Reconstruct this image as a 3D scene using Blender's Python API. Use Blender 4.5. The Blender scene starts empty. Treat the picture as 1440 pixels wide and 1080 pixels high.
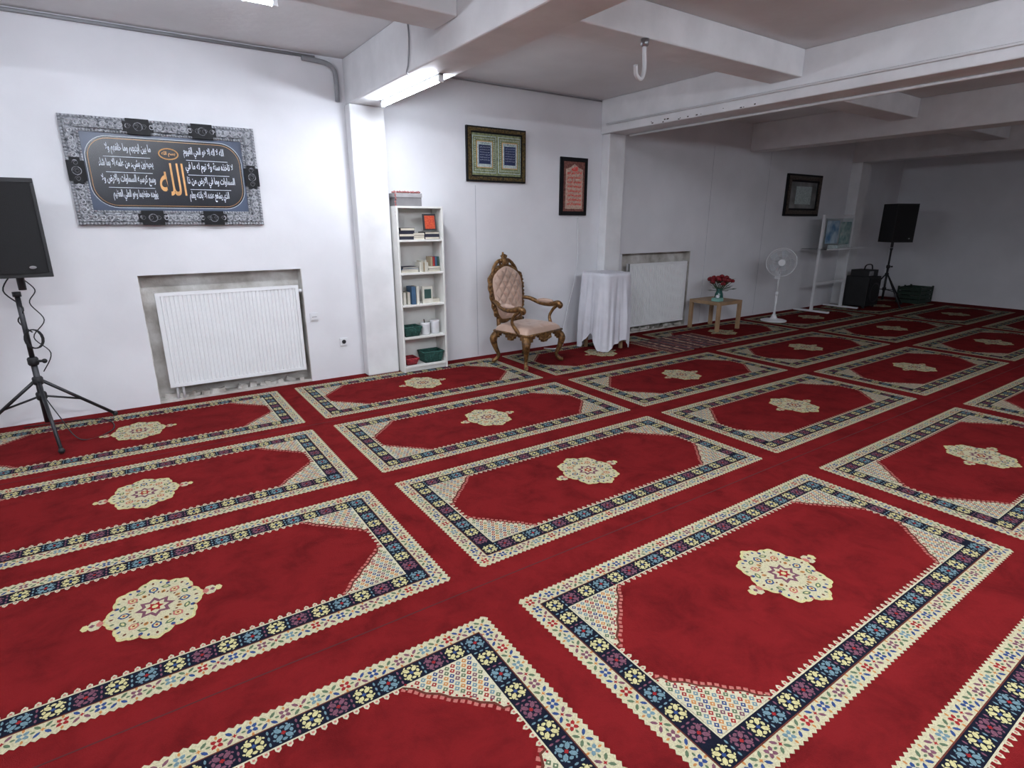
import bpy, bmesh, math, random
from mathutils import Vector, Matrix
random.seed(7)
scene=bpy.context.scene
scene.view_settings.view_transform='Standard'
pi=math.pi

# ---------------------------------------------------------------- materials
def lin(c):
    o=[]
    for v in c:
        v=v/255.
        o.append(v/12.92 if v<=.04045 else ((v+.055)/1.055)**2.4)
    return (o[0],o[1],o[2],1)
MC={}
def mat(name,c,rough=.6,metal=0,var=.06,vscale=8,bump=0,bscale=60,c2=None,**kw):
    if name in MC: return MC[name]
    m=bpy.data.materials.new(name); m.use_nodes=True
    nt=m.node_tree; N=nt.nodes; L=nt.links
    b=N['Principled BSDF']
    tc=N.new('ShaderNodeTexCoord')
    nz=N.new('ShaderNodeTexNoise'); nz.inputs['Scale'].default_value=vscale; nz.inputs['Detail'].default_value=5
    L.new(tc.outputs['Object'],nz.inputs['Vector'])
    rp=N.new('ShaderNodeValToRGB')
    a=lin(c)
    if c2: d=lin(c2)
    else: d=tuple(min(1,x*(1+var*2)) for x in a[:3])+(1,); a=tuple(x*(1-var*2) for x in a[:3])+(1,)
    rp.color_ramp.elements[0].color=a; rp.color_ramp.elements[1].color=d
    rp.color_ramp.elements[0].position=.35; rp.color_ramp.elements[1].position=.65
    L.new(nz.outputs['Fac'],rp.inputs['Fac']); L.new(rp.outputs['Color'],b.inputs['Base Color'])
    b.inputs['Roughness'].default_value=rough; b.inputs['Metallic'].default_value=metal
    if bump:
        n2=N.new('ShaderNodeTexNoise'); n2.inputs['Scale'].default_value=bscale; n2.inputs['Detail'].default_value=4
        L.new(tc.outputs['Object'],n2.inputs['Vector'])
        bp=N.new('ShaderNodeBump'); bp.inputs['Strength'].default_value=bump; bp.inputs['Distance'].default_value=.01
        L.new(n2.outputs['Fac'],bp.inputs['Height']); L.new(bp.outputs['Normal'],b.inputs['Normal'])
    for k,v in kw.items():
        b.inputs[k.replace('_',' ')].default_value=v
    MC[name]=m
    return m
def emis(name,c,s):
    m=bpy.data.materials.new(name); m.use_nodes=True
    b=m.node_tree.nodes['Principled BSDF']; b.inputs['Base Color'].default_value=(1,1,1,1)
    b.inputs['Emission Color'].default_value=lin(c); b.inputs['Emission Strength'].default_value=s
    return m
M_wall=mat('painted_wall',(218,219,223),.7,var=.02,vscale=2,bump=.1,bscale=18)
M_ceil=mat('painted_ceiling',(214,215,217),.85,var=.03,vscale=1.5,bump=.25,bscale=14)
M_beam=mat('painted_concrete',(218,219,221),.7,var=.03,vscale=4,bump=.35,bscale=10)
M_cement=mat('rough_plaster',(160,154,146),.95,vscale=5,bump=.7,bscale=25,c2=(212,210,206))
M_rad=mat('radiator_enamel',(228,230,232),.35,var=.01)
M_white=mat('white_laminate',(222,222,218),.45,var=.01)
M_plast=mat('white_plastic',(215,217,220),.4,var=.01)
M_batten=mat('lamp_batten_grey',(120,122,126),.5,var=.02)
M_black=mat('black_plastic',(22,23,26),.55,var=.1,bump=.3,bscale=200)
M_grille=mat('speaker_grille_metal',(14,15,18),.6,metal=.2,var=.2,vscale=300,bump=.6,bscale=400)
M_steel=mat('dark_painted_steel',(38,38,42),.4,metal=.3)
M_pipe=mat('grey_conduit',(140,142,146),.5,var=.05)
M_chrome=mat('galvanised_metal',(150,152,155),.35,metal=.8)
M_gold=mat('antique_gold_wood',(70,46,24),.42,metal=.45,vscale=30,bump=.6,bscale=70,c2=(138,102,60))
M_pink=mat('champagne_satin',(174,146,130),.38,var=.06,vscale=6,bump=.1,bscale=90,Sheen_Weight=.3)
M_cloth=mat('white_cloth',(205,206,214),.85,var=.02,bump=.15,bscale=200)
M_birch=mat('birch_veneer',(156,128,98),.5,var=.08,vscale=5)
M_silver=mat('silver_relief',(62,66,72),.38,metal=.55,vscale=55,bump=1.0,bscale=75,c2=(168,171,176))
M_blk=mat('black_lacquer',(14,15,19),.55,var=.1,Specular_IOR_Level=.25)
M_bluep=mat('slate_blue_panel',(64,78,102),.35,vscale=3,c2=(46,56,76))
M_navy=mat('navy_plaque',(14,17,28),.25,var=.1)
M_ink=mat('silver_lettering',(205,212,222),.5,var=.02)
M_goldl=mat('gold_lettering',(200,150,92),.4,metal=.2,var=.05)
M_glass=mat('clear_glass',(235,245,245),.03,var=0,Transmission_Weight=1.0,IOR=1.1)
M_bkt=mat('dark_green_wicker',(36,82,74),.7,var=.3,vscale=80,bump=1,bscale=90)
M_rbkt=mat('red_wicker',(150,38,48),.7,var=.3,vscale=80,bump=1,bscale=90)

# ---------------------------------------------------------------- mesh builder
class B:
    def __init__(s): s.bm=bmesh.new(); s.mats=[]; s.T=Matrix.Identity(4)
    def mi(s,m):
        if m not in s.mats: s.mats.append(m)
        return s.mats.index(m)
    def v(s,p): return s.bm.verts.new(s.T@Vector(p))
    def f(s,vs,m,smooth=False):
        try: fc=s.bm.faces.new(vs)
        except ValueError: return None
        fc.material_index=s.mi(m); fc.smooth=smooth; return fc
    def quad(s,pts,m): return s.f([s.v(p) for p in pts],m)
    def box(s,x0,x1,y0,y1,z0,z1,m,taper=None):
        P=[(x0,y0,z0),(x1,y0,z0),(x1,y1,z0),(x0,y1,z0),(x0,y0,z1),(x1,y0,z1),(x1,y1,z1),(x0,y1,z1)]
        V=[s.v(p) for p in P]
        for q in [(3,2,1,0),(4,5,6,7),(0,1,5,4),(1,2,6,5),(2,3,7,6),(3,0,4,7)]: s.f([V[i] for i in q],m)
    def cbox(s,c,d,m,R=None):
        o=s.T
        s.T=o@Matrix.Translation(c)@(R.to_4x4() if R else Matrix.Identity(4))
        s.box(-d[0]/2,d[0]/2,-d[1]/2,d[1]/2,-d[2]/2,d[2]/2,m); s.T=o
    def rings(s,rings,m,cap=True,closed=False,smooth=True):
        R=[[s.v(p) for p in r] for r in rings]; n=len(R[0])
        rr=range(len(R)) if closed else range(len(R)-1)
        for j in rr:
            a,b=R[j],R[(j+1)%len(R)]
            for i in range(n): s.f([a[i],a[(i+1)%n],b[(i+1)%n],b[i]],m,smooth)
        if cap and not closed: s.f(R[0][::-1],m); s.f(R[-1],m)
    def tube(s,pts,r,m,seg=8,closed=False,flat=1.0):
        pts=[Vector(p) for p in pts]; n=len(pts)
        rad=r if isinstance(r,(list,tuple)) else [r]*n
        out=[]; up=None
        for i,p in enumerate(pts):
            if closed: t=pts[(i+1)%n]-pts[i-1]
            else: t=pts[min(i+1,n-1)]-pts[max(i-1,0)]
            if t.length<1e-9: t=Vector((0,0,1))
            t.normalize()
            if up is None:
                up=Vector((0,0,1)) if abs(t.z)<.9 else Vector((1,0,0))
            a=(up-t*up.dot(t))
            if a.length<1e-6: a=t.orthogonal()
            a.normalize(); up=a; b=t.cross(a)
            out.append([p+(a*math.cos(2*pi*k/seg)*flat+b*math.sin(2*pi*k/seg))*rad[i] for k in range(seg)])
        s.rings(out,m,cap=True,closed=closed)
    def lathe(s,prof,c,m,seg=24):
        s.rings([[(c[0]+r*math.cos(2*pi*k/seg),c[1]+r*math.sin(2*pi*k/seg),c[2]+z) for k in range(seg)] for r,z in prof],m)
    def ball(s,c,r,m,sc=(1,1,1),seg=10):
        pr=[]
        for j in range(seg//2+1):
            t=-pi/2+pi*j/(seg//2); pr.append((max(.001,math.cos(t)),math.sin(t)))
        s.rings([[(c[0]+r*sc[0]*q*math.cos(2*pi*k/seg),c[1]+r*sc[1]*q*math.sin(2*pi*k/seg),c[2]+r*sc[2]*z) for k in range(seg)] for q,z in pr],m)
    def surf(s,fn,nu,nv,m,smooth=True):
        V=[[s.v(fn(i/nu,j/nv)) for i in range(nu+1)] for j in range(nv+1)]
        for j in range(nv):
            for i in range(nu): s.f([V[j][i],V[j][i+1],V[j+1][i+1],V[j+1][i]],m,smooth)
    def addmesh(s,me,M,m):
        vs=[s.v(M@v.co) for v in me.vertices]
        for p in me.polygons: s.f([vs[i] for i in p.vertices],m)
    def done(s,name,parent=None,bevel=0,loc=None,rot=0):
        s.bm.normal_update()
        me=bpy.data.meshes.new(name); s.bm.to_mesh(me); s.bm.free()
        for m in s.mats: me.materials.append(m)
        o=bpy.data.objects.new(name,me); bpy.context.collection.objects.link(o)
        if parent: o.parent=parent
        if loc: o.location=loc
        o.rotation_euler[2]=rot
        if bevel:
            md=o.modifiers.new('bevel','BEVEL'); md.width=bevel; md.segments=2; md.limit_method='ANGLE'; md.angle_limit=.7
        return o
def smooth_path(P,n=6):
    P=[Vector(p) for p in P]; out=[]
    for i in range(len(P)-1):
        p0=P[max(i-1,0)];p1=P[i];p2=P[i+1];p3=P[min(i+2,len(P)-1)]
        for k in range(n):
            t=k/n
            out.append(.5*((2*p1)+(p2-p0)*t+(2*p0-5*p1+4*p2-p3)*t*t+(3*p1-p0-3*p2+p3)*t**3))
    out.append(P[-1]); return out
def interp(R,n=6):
    out=[]
    for i in range(len(R)-1):
        for k in range(n): out.append(R[i]+(R[i+1]-R[i])*k/n)
    out.append(R[-1]); return out

# ---------------------------------------------------------------- room shell
H=3.08; YB=5.82; X0,X1,Y0=-4.0,13.9,-5.0
def carpet_red():
    m=bpy.data.materials.new('red_carpet_pile'); m.use_nodes=True
    nt=m.node_tree;N=nt.nodes;L=nt.links;bs=N['Principled BSDF']
    g=N.new('ShaderNodeNewGeometry')
    n1=N.new('ShaderNodeTexNoise'); n1.inputs['Scale'].default_value=5.0; n1.inputs['Detail'].default_value=8; n1.inputs['Roughness'].default_value=.68; n1.inputs['Distortion'].default_value=.4
    L.new(g.outputs['Position'],n1.inputs['Vector'])
    rp=N.new('ShaderNodeValToRGB'); e=rp.color_ramp.elements
    e[0].position=.33;e[0].color=lin((80,15,17));e[1].position=.58;e[1].color=lin((102,22,24))
    L.new(n1.outputs['Fac'],rp.inputs['Fac'])
    n2=N.new('ShaderNodeTexNoise'); n2.inputs['Scale'].default_value=260; n2.inputs['Detail'].default_value=2
    L.new(g.outputs['Position'],n2.inputs['Vector'])
    L.new(rp.outputs['Color'],bs.inputs['Base Color'])
    bp=N.new('ShaderNodeBump');bp.inputs['Strength'].default_value=.6;bp.inputs['Distance'].default_value=.004
    L.new(n2.outputs['Fac'],bp.inputs['Height']);L.new(bp.outputs['Normal'],bs.inputs['Normal'])
    bs.inputs['Roughness'].default_value=.97; bs.inputs['Specular IOR Level'].default_value=.05
    return m
M_red=carpet_red()
b=B(); b.box(X0-.2,X1+.2,Y0-.2,YB+.3,-.1,0,M_red); b.done('floor')
b=B(); b.box(X0-.2,X1+.2,Y0-.2,YB+.3,H,H+.15,M_ceil); b.done('ceiling')
N1=(.05,1.41,.02,1.155); N2=(5.80,7.27,.02,1.165)
b=B()
def wall_seg(x0,x1,z0,z1): b.box(x0,x1,YB,YB+.3,z0,z1,M_wall)
wall_seg(X0,N1[0],0,H); wall_seg(N1[0],N1[1],N1[3],H); wall_seg(N1[1],N2[0],0,H); wall_seg(N2[0],N2[1],N2[3],H); wall_seg(N2[1],X1,0,H)
for n in (N1,N2):
    b.box(n[0],n[1],YB+.14,YB+.3,0,n[3],M_cement)
    b.box(n[0],n[1],YB+.002,YB+.14,0,n[2],M_cement)
    b.box(n[0],n[0]+.006,YB+.004,YB+.14,n[2],n[3],M_cement); b.box(n[1]-.006,n[1],YB+.004,YB+.14,n[2],n[3],M_cement)
    for k in range(26):
        x=n[0]+.04+(n[1]-n[0]-.08)*random.random()
        b.cbox((x,YB+.03+.08*random.random(),n[2]+.015),(random.uniform(.03,.10),random.uniform(.02,.05),random.uniform(.02,.06)),M_cement,Matrix.Rotation(random.uniform(-.6,.6),3,'Z')@Matrix.Rotation(random.uniform(-.4,.4),3,'Y'))
b.done('wall_back')
b=B(); b.box(X1,X1+.2,Y0,YB+.3,0,H,M_wall); b.done('wall_right')
b=B(); b.box(X0-.2,X0,Y0,YB+.3,0,H,M_wall); b.done('wall_left')
b=B(); b.box(X0,X1,Y0-.2,Y0,0,H,M_wall); b.done('wall_front')
M_joint=mat('panel_joint',(176,179,186),.8)
b=B()
for x,z in ((3.42,2.0),(7.62,2.7),(9.10,2.7)): b.box(x-.003,x+.003,YB-.002,YB,0.02,z,M_joint)
b.done('trim_1')
BZ=2.68; AZ=2.85
M_chip=mat('bare_concrete_chip',(70,64,60),.9)
for i,(x0,x1) in enumerate([(1.98,2.32),(5.30,5.64),(8.50,8.84),(11.75,12.1)]):
    b=B(); b.box(x0,x1,Y0,YB,BZ,H,M_beam); b.done('ceiling_beam',bevel=.012)
for x0,x1,y0,y1 in [(X0,1.98,3.55,3.87),(2.32,5.30,3.18,3.50),(5.64,8.50,3.50,3.82),(8.84,11.75,3.50,3.82)]:
    b=B(); b.box(x0,x1,y0,y1,AZ,H,M_beam); b.done('ceiling_beam',bevel=.012)
b=B()
for k in range(16):
    y=random.uniform(3.6,5.0); z=BZ+random.choice([.012,.02,.035]); s=random.uniform(.006,.018)
    b.f([b.v((5.2985,y+s*math.cos(t)*random.uniform(.6,1.4),z+.5*s*math.sin(t))) for t in [q*pi/3 for q in range(6)]],M_chip)
b.done('paint_chips')
for x0,x1,d in [(1.97,2.32,.14),(5.33,5.62,.14),(11.75,12.1,.2)]:
    b=B(); b.box(x0,x1,YB-d,YB,0,BZ,M_beam); b.done('column',bevel=.012)
b=B()
b.tube([(X0+.01,5.80,3.055),(1.72,5.80,3.055)],.014,M_pipe,6)
b.tube(smooth_path([(1.60,5.79,3.03),(1.80,5.79,3.02),(1.88,5.79,2.98),(1.90,5.79,2.90),(1.90,5.79,2.70)],5),.022,M_pipe,8)
b.tube([(2.35,5.80,3.06),(5.28,5.80,3.06)],.008,M_pipe,6)
b.done('conduit_pipe')
b=B(); b.tube([(2.335,5.7,2.74),(2.335,-3,2.74)],.013,M_beam,6); b.tube([(5.285,5.7,2.78),(5.285,-3,2.76)],.012,M_beam,6)
b.tube([(5.60,5.6,2.665),(5.60,-3,2.665)],.014,M_beam,6)
b.tube(smooth_path([(1.972,4.30,3.05),(1.972,4.28,2.9),(1.968,4.30,2.74),(1.975,4.34,2.672),(2.10,4.40,2.668)],5),.006,M_pipe,6)
b.done('conduit_pipe')
b=B()
b.tube(smooth_path([(3.30,3.20,AZ),(3.30,3.20,2.78),(3.31,3.20,2.68),(3.29,3.19,2.61),(3.22,3.15,2.575),(3.15,3.12,2.59),(3.12,3.10,2.64)],6),.015,M_plast,8)
b.lathe([(.03,0),(.03,-.04),(.018,-.05)],(3.30,3.20,AZ),M_chrome,12)
b.done('ceiling_hook')

# ---------------------------------------------------------------- carpet pattern
CR=lin((174,168,138)); NV=lin((20,22,34)); YL=lin((180,172,124)); MV=lin((104,68,80)); LB=lin((96,120,128)); BL=lin((46,64,106))
RD=lin((130,36,38)); GN=lin((82,98,76)); PK=lin((164,98,90)); WT=lin((180,174,148)); BR=lin((88,46,38)); OR=lin((166,112,64))
class Flat:
    def __init__(s): s.V=[];s.F=[];s.C=[];s.M=[]
    def poly(s,pts,c,l,m=0):
        z=.0012+.0005*l; i=len(s.V)
        s.V+= [(p[0],p[1],z) for p in pts]; s.F.append(list(range(i,i+len(pts)))); s.C+= [c]*len(pts); s.M.append(m)
    def rect(s,x0,y0,x1,y1,c,l,m=0): s.poly([(x0,y0),(x1,y0),(x1,y1),(x0,y1)],c,l,m)
    def leaf(s,x,y,a,bb,ang,c,l):
        ca,sa=math.cos(ang),math.sin(ang)
        pts=[(-a,0),(-a*.4,-bb),(a*.4,-bb),(a,0),(a*.4,bb),(-a*.4,bb)]
        s.poly([(x+px*ca-py*sa,y+px*sa+py*ca) for px,py in pts],c,l)
    def star(s,x,y,r1,r2,n,c,l,rot=0,sx=1,sy=1):
        s.poly([(x+sx*(r1 if k%2==0 else r2)*math.cos(rot+pi*k/n),y+sy*(r1 if k%2==0 else r2)*math.sin(rot+pi*k/n)) for k in range(2*n)],c,l)
LX,WY=1.147,.537
def rug_mesh():
    f=Flat()
    c1,c2=.070,.152
    f.rect(-LX,-WY,LX,WY,CR,0)
    f.rect(-LX+c1-.005,-WY+c1-.005,LX-c1+.005,WY-c1+.005,BR,1)
    f.rect(-LX+c1,-WY+c1,LX-c1,WY-c1,NV,2)
    f.rect(-LX+c2,-WY+c2,LX-c2,WY-c2,WT,3)
    ix,iy=LX-c2-.006,WY-c2-.006
    f.rect(-ix,-iy,ix,iy,CR,4,1)
    def ring(hx,hy,step):
        out=[]
        nx=round(2*hx/step); ny=round(2*hy/step)
        for k in range(nx):
            x=-hx+2*hx*(k+.5)/nx; out+=[(x,-hy,0,k),(x,hy,pi,k)]
        for k in range(ny):
            y=-hy+2*hy*(k+.5)/ny; out+=[(hx,y,pi/2,k),(-hx,y,-pi/2,k)]
        return out
    for x,y,a,k in ring(LX,WY,.026):
        ca,sa=math.cos(a),math.sin(a)
        f.poly([(x+px*ca-py*sa,y+px*sa+py*ca) for px,py in [(-.012,0),(0,-.010),(.012,0)]],CR,0)
    for x,y,a,k in ring(ix,iy,.036):
        ca,sa=math.cos(a),math.sin(a)
        f.poly([(x+px*ca-py*sa,y+px*sa+py*ca) for px,py in [(-.010,0),(.010,0),(.009,.012),(0,.021),(-.009,.012)]],WT,5)
        f.poly([(x+px*ca-py*sa,y+px*sa+py*ca) for px,py in [(-.004,.003),(.004,.003),(.004,.011),(-.004,.011)]],PK,6)
    h=c1/2
    def band(hx,hy,step):
        out=[];nx=round(2*hx/step);ny=round(2*hy/step)
        for k in range(nx+1): x=-hx+2*hx*k/nx; out+=[(x,-hy,0,k),(x,hy,0,k)]
        for k in range(1,ny): y=-hy+2*hy*k/ny; out+=[(hx,y,pi/2,k),(-hx,y,pi/2,k)]
        return out
    fc=[RD,BL,MV,LB]
    for x,y,a,k in band(LX-h,WY-h,.052):
        if k%2==0:
            c=fc[(k//2)%4]
            for q in range(4): f.leaf(x+.012*math.cos(q*pi/2+pi/4),y+.012*math.sin(q*pi/2+pi/4),.011,.0065,q*pi/2+pi/4,c,2)
            for q in range(4): f.leaf(x+.025*math.cos(q*pi/2+a),y+.025*math.sin(q*pi/2+a),.008,.004,q*pi/2+a,GN if q%2==0 else OR,1)
            f.star(x,y,.006,.006,3,WT,3)
        else:
            for q in (-1,1):
                for w in (-1,1):
                    ax=.015*q; ay=.016*w; ca,sa=math.cos(a),math.sin(a)
                    f.leaf(x+ax*ca-ay*sa,y+ax*sa+ay*ca,.014,.0055,a+q*w*.8,[BL,GN,MV,GN][(k//2)%4] if w>0 else [MV,BL,GN,BL][(k//2)%4],1)
            f.star(x,y,.009,.004,4,OR if (k//2)%2 else RD,2)
    h=(c1+c2)/2
    for x,y,a,k in band(LX-h,WY-h,.090):
        c=[YL,MV,YL,LB][k%4]
        ca,sa=math.cos(a),math.sin(a)
        for q in range(4):
            t=q*pi/2+pi/4
            f.leaf(x+.022*math.cos(t),y+.022*math.sin(t),.015,.008,t,c,3)
            t2=q*pi/2
            f.leaf(x+.025*math.cos(t2),y+.025*math.sin(t2),.009,.0055,t2+pi/2,c,3)
            f.leaf(x+.035*math.cos(t+.3),y+.035*math.sin(t+.3),.006,.003,t+pi/2,c,3)
            f.leaf(x+.035*math.cos(t-.3),y+.035*math.sin(t-.3),.006,.003,t+pi/2,c,3)
        f.star(x,y,.009,.006,4,RD if k%2 else BL,4)
        for q in (-1,0,1):
            f.leaf(x+.045*ca-q*.025*sa,y+.045*sa+q*.025*ca,.009,.0035,a+pi/2,MV if k%2 else LB,3)
    prof=[(0,.095),(.03,.10),(.045,.135),(.085,.165),(.115,.205),(.155,.235),(.185,.275),(.225,.305),(.25,.345),(.285,iy)]
    def yprof(u):
        for i in range(len(prof)-1):
            (u0,v0),(u1,v1)=prof[i],prof[i+1]
            if u0<=u<=u1: return v0+(v1-v0)*(u-u0)/(u1-u0)
        return 9
    for sx in (-1,1):
        for sy in (-1,1):
            P=[(sx*(ix-u),sy*v) for u,v in prof]+[(sx*ix,sy*iy)]
            f.poly(P,BR,6)
            P2=[(sx*(ix-max(0,u-.006)),sy*min(iy,v+.008)) for u,v in prof]+[(sx*ix,sy*iy)]
            f.poly(P2,WT,7)
            for i in range(len(prof)-1):
                (u0,v0),(u1,v1)=prof[i],prof[i+1]; d=math.hypot(u1-u0,v1-v0); n=max(1,round(d/.026))
                for q in range(n):
                    t=(q+.5)/n; u=u0+(u1-u0)*t; v=v0+(v1-v0)*t
                    f.star(sx*(ix-u-.004),sy*(v-.004),.011,.011,2,PK,5,0)
                    f.star(sx*(ix-u+.010),sy*(v+.012),.006,.006,2,RD,8)
            cc=[BL,OR,LB,RD,GN,MV]
            for i in range(13):
                for j in range(15):
                    u=.012+.024*i+(.012 if j%2 else 0); v=iy-.012-.0205*j
                    if v>yprof(u)+.028:
                        f.star(sx*(ix-u),sy*v,.0112,.0112,2,cc[(i+(j//2)*2)%6],8)
                        f.star(sx*(ix-u),sy*v,.004,.004,2,WT,9)
    def outl(s):
        pts=[]
        for k in range(128):
            t=2*pi*k/128
            r=1+.06*math.cos(8*t)+.05*abs(math.cos(12*t))
            pts.append((s*.172*r*math.cos(t),s*.205*r*math.sin(t)))
        return pts
    f.poly(outl(1.0),YL,5)
    f.poly(outl(.93),CR,6)
    for sx in (-1,1):
        f.leaf(sx*.212,0,.032,.032,0,CR,5); f.leaf(sx*.246,0,.016,.02,0,YL,6); f.leaf(sx*.195,0,.02,.012,pi/2,PK,7); f.star(sx*.222,0,.012,.012,2,MV,8)
    f.star(0,0,.075,.05,8,MV,7); f.star(0,0,.052,.035,8,CR,8); f.star(0,0,.034,.02,6,RD,9); f.star(0,0,.012,.012,4,YL,10)
    for k in range(8):
        t=2*pi*k/8; ex,ey=.112*math.cos(t),.135*math.sin(t)
        f.leaf(ex,ey,.024,.018,t,[BL,PK][k%2],7); f.leaf(ex,ey,.015,.011,t,YL,8); f.leaf(ex,ey,.007,.005,t,RD,9)
        t+=pi/8; ex,ey=.126*math.cos(t),.150*math.sin(t)
        f.leaf(ex,ey,.022,.011,t+pi/2,GN,7); f.leaf(ex,ey,.012,.005,t+pi/2,YL,8); f.leaf(ex*1.18,ey*1.18,.011,.008,t,BL,7); f.leaf(ex*.75,ey*.75,.013,.008,t,OR,7)
    for k in range(32):
        t=2*pi*k/32
        f.leaf(.157*math.cos(t),.188*math.sin(t),.009,.005,t,[BR,GN,PK,BL][k%4],7)
        f.leaf(.092*math.cos(t),.11*math.sin(t),.007,.004,t,[GN,BR][k%2],7)
    me=bpy.data.meshes.new('rug_pattern'); me.from_pydata(f.V,[],f.F)
    ca=me.color_attributes.new('pile_colour','FLOAT_COLOR','CORNER')
    fl=[]
    for p in me.polygons:
        for li in p.loop_indices: fl+=list(f.C[me.loops[li].vertex_index])
    ca.data.foreach_set('color',fl)
    for p,mm in zip(me.polygons,f.M): p.material_index=mm
    return me
def pattern_mat():
    m=bpy.data.materials.new('patterned_carpet_pile'); m.use_nodes=True
    nt=m.node_tree;N=nt.nodes;L=nt.links;bs=N['Principled BSDF']
    at=N.new('ShaderNodeAttribute'); at.attribute_name='pile_colour'
    g=N.new('ShaderNodeNewGeometry')
    n1=N.new('ShaderNodeTexNoise');n1.inputs['Scale'].default_value=180;n1.inputs['Detail'].default_value=2
    L.new(g.outputs['Position'],n1.inputs['Vector'])
    rp=N.new('ShaderNodeValToRGB');rp.color_ramp.elements[0].color=(.7,.7,.7,1);rp.color_ramp.elements[1].color=(1,1,1,1);rp.color_ramp.elements[0].position=.3;rp.color_ramp.elements[1].position=.6
    mx=N.new('ShaderNodeMix');mx.data_type='RGBA';mx.blend_type='MULTIPLY';mx.inputs[0].default_value=1
    L.new(n1.outputs['Fac'],rp.inputs['Fac']);L.new(at.outputs['Color'],mx.inputs[6]);L.new(rp.outputs['Color'],mx.inputs[7]);L.new(mx.outputs[2],bs.inputs['Base Color'])
    bs.inputs['Roughness'].default_value=.97;bs.inputs['Specular IOR Level'].default_value=.05
    return m
rm=rug_mesh(); rm.materials.append(pattern_mat()); rm.materials.append(M_red)
carpet=bpy.data.objects.new('prayer_carpet',None); bpy.context.collection.objects.link(carpet)
n=0
for cx in (-2.605,-.133,2.339,4.811,7.283,9.755,12.227):
    for cy in (5.115,3.832,2.558,1.175,-.105,-1.385,-2.68,-3.96):
        o=bpy.data.objects.new('rug_panel_%d'%n,rm); n+=1
        bpy.context.collection.objects.link(o); o.parent=carpet; o.location=(cx,cy,0)
b=B(); M_seam=mat('carpet_seam',(62,8,12),.95)
for y in (1.90,4.48): b.box(X0+.01,X1-.01,y-.003,y+.003,.0005,.0013,M_seam)
b.done('carpet_seams',carpet)

# ---------------------------------------------------------------- radiators
def radiator(x0,x1,z0,z1,yf):
    b=B(); n=int((x1-x0-.06)/.033); yb=yf+.075
    xs=x0+.03; w=(x1-x0-.06)/n
    prof=[]
    for k in range(n):
        a=xs+k*w; prof+=[(a,0),(a+w*.22,.0),(a+w*.36,-.009),(a+w*.86,-.009)]
    prof.append((x1-.03,0))
    V0=[b.v((x,yf+.012+d,z0+.03)) for x,d in prof]; V1=[b.v((x,yf+.012+d,z1-.03)) for x,d in prof]
    for i in range(len(prof)-1): b.f([V0[i],V0[i+1],V1[i+1],V1[i]],M_rad)
    b.box(x0,x1,yf+.014,yf+.03,z0,z1,M_rad)
    b.box(x0+.03,x1-.03,yf,yf+.014,z0,z0+.03,M_rad); b.box(x0+.03,x1-.03,yf,yf+.014,z1-.03,z1,M_rad)
    b.box(x0,x0+.03,yf,yf+.014,z0,z1,M_rad); b.box(x1-.03,x1,yf,yf+.014,z0,z1,M_rad)
    b.box(x0,x0+.006,yf+.01,yb,z0+.02,z1,M_rad); b.box(x1-.006,x1,yf+.01,yb,z0+.02,z1,M_rad)
    b.box(x0+.02,x1-.02,yb-.012,yb,z0+.02,z1-.02,M_rad)
    k=x0+.02
    while k<x1-.02: b.box(k,k+.008,yf+.03,yb-.012,z1-.012,z1-.006,M_rad); k+=.022
    for x in (x0+.15,x1-.15): b.box(x-.015,x+.015,yb,YB+.139,z1-.25,z1-.1,M_chrome); b.box(x-.015,x+.015,yb,YB+.139,z0+.1,z0+.2,M_chrome)
    b.tube([(x0+.05,yf+.04,z0+.02),(x0+.05,yf+.04,.022)],.011,M_plast); b.tube([(x0+.10,yf+.04,z0+.02),(x0+.10,yf+.04,.022)],.011,M_plast)
    b.tube([(x1,yf+.04,z1-.06),(x1+.04,yf+.04,z1-.06)],.018,M_plast)
    b.done('radiator')
radiator(.15,1.36,.14,1.00,5.80)
radiator(5.95,7.19,.10,1.02,5.80)
for x,z,n in [(1.77,.38,'power_outlet'),(1.49,.67,'light_switch'),(4.08,.42,'power_outlet')]:
    b=B(); b.box(x-.04,x+.04,YB-.012,YB,z-.04,z+.04,M_plast)
    if 'out' in n: b.tube([(x,YB-.0125,z),(x,YB-.018,z)],.022,M_steel,14)
    else: b.box(x-.027,x+.027,YB-.018,YB-.012,z-.027,z+.027,M_plast); b.box(x-.024,x+.024,YB-.0185,YB-.018,z-.002,z+.002,M_steel)
    b.done(n,bevel=.002)

# ---------------------------------------------------------------- arabic text
AR={0x621:(0xFE80,1),0x622:(0xFE81,2),0x623:(0xFE83,2),0x624:(0xFE85,2),0x625:(0xFE87,2),0x626:(0xFE89,4),0x627:(0xFE8D,2),0x628:(0xFE8F,4),0x629:(0xFE93,2),0x62A:(0xFE95,4),0x62B:(0xFE99,4),0x62C:(0xFE9D,4),0x62D:(0xFEA1,4),0x62E:(0xFEA5,4),0x62F:(0xFEA9,2),0x630:(0xFEAB,2),0x631:(0xFEAD,2),0x632:(0xFEAF,2),0x633:(0xFEB1,4),0x634:(0xFEB5,4),0x635:(0xFEB9,4),0x636:(0xFEBD,4),0x637:(0xFEC1,4),0x638:(0xFEC5,4),0x639:(0xFEC9,4),0x63A:(0xFECD,4),0x641:(0xFED1,4),0x642:(0xFED5,4),0x643:(0xFED9,4),0x644:(0xFEDD,4),0x645:(0xFEE1,4),0x646:(0xFEE5,4),0x647:(0xFEE9,4),0x648:(0xFEED,2),0x649:(0xFEEF,2),0x64A:(0xFEF1,4)}
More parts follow.
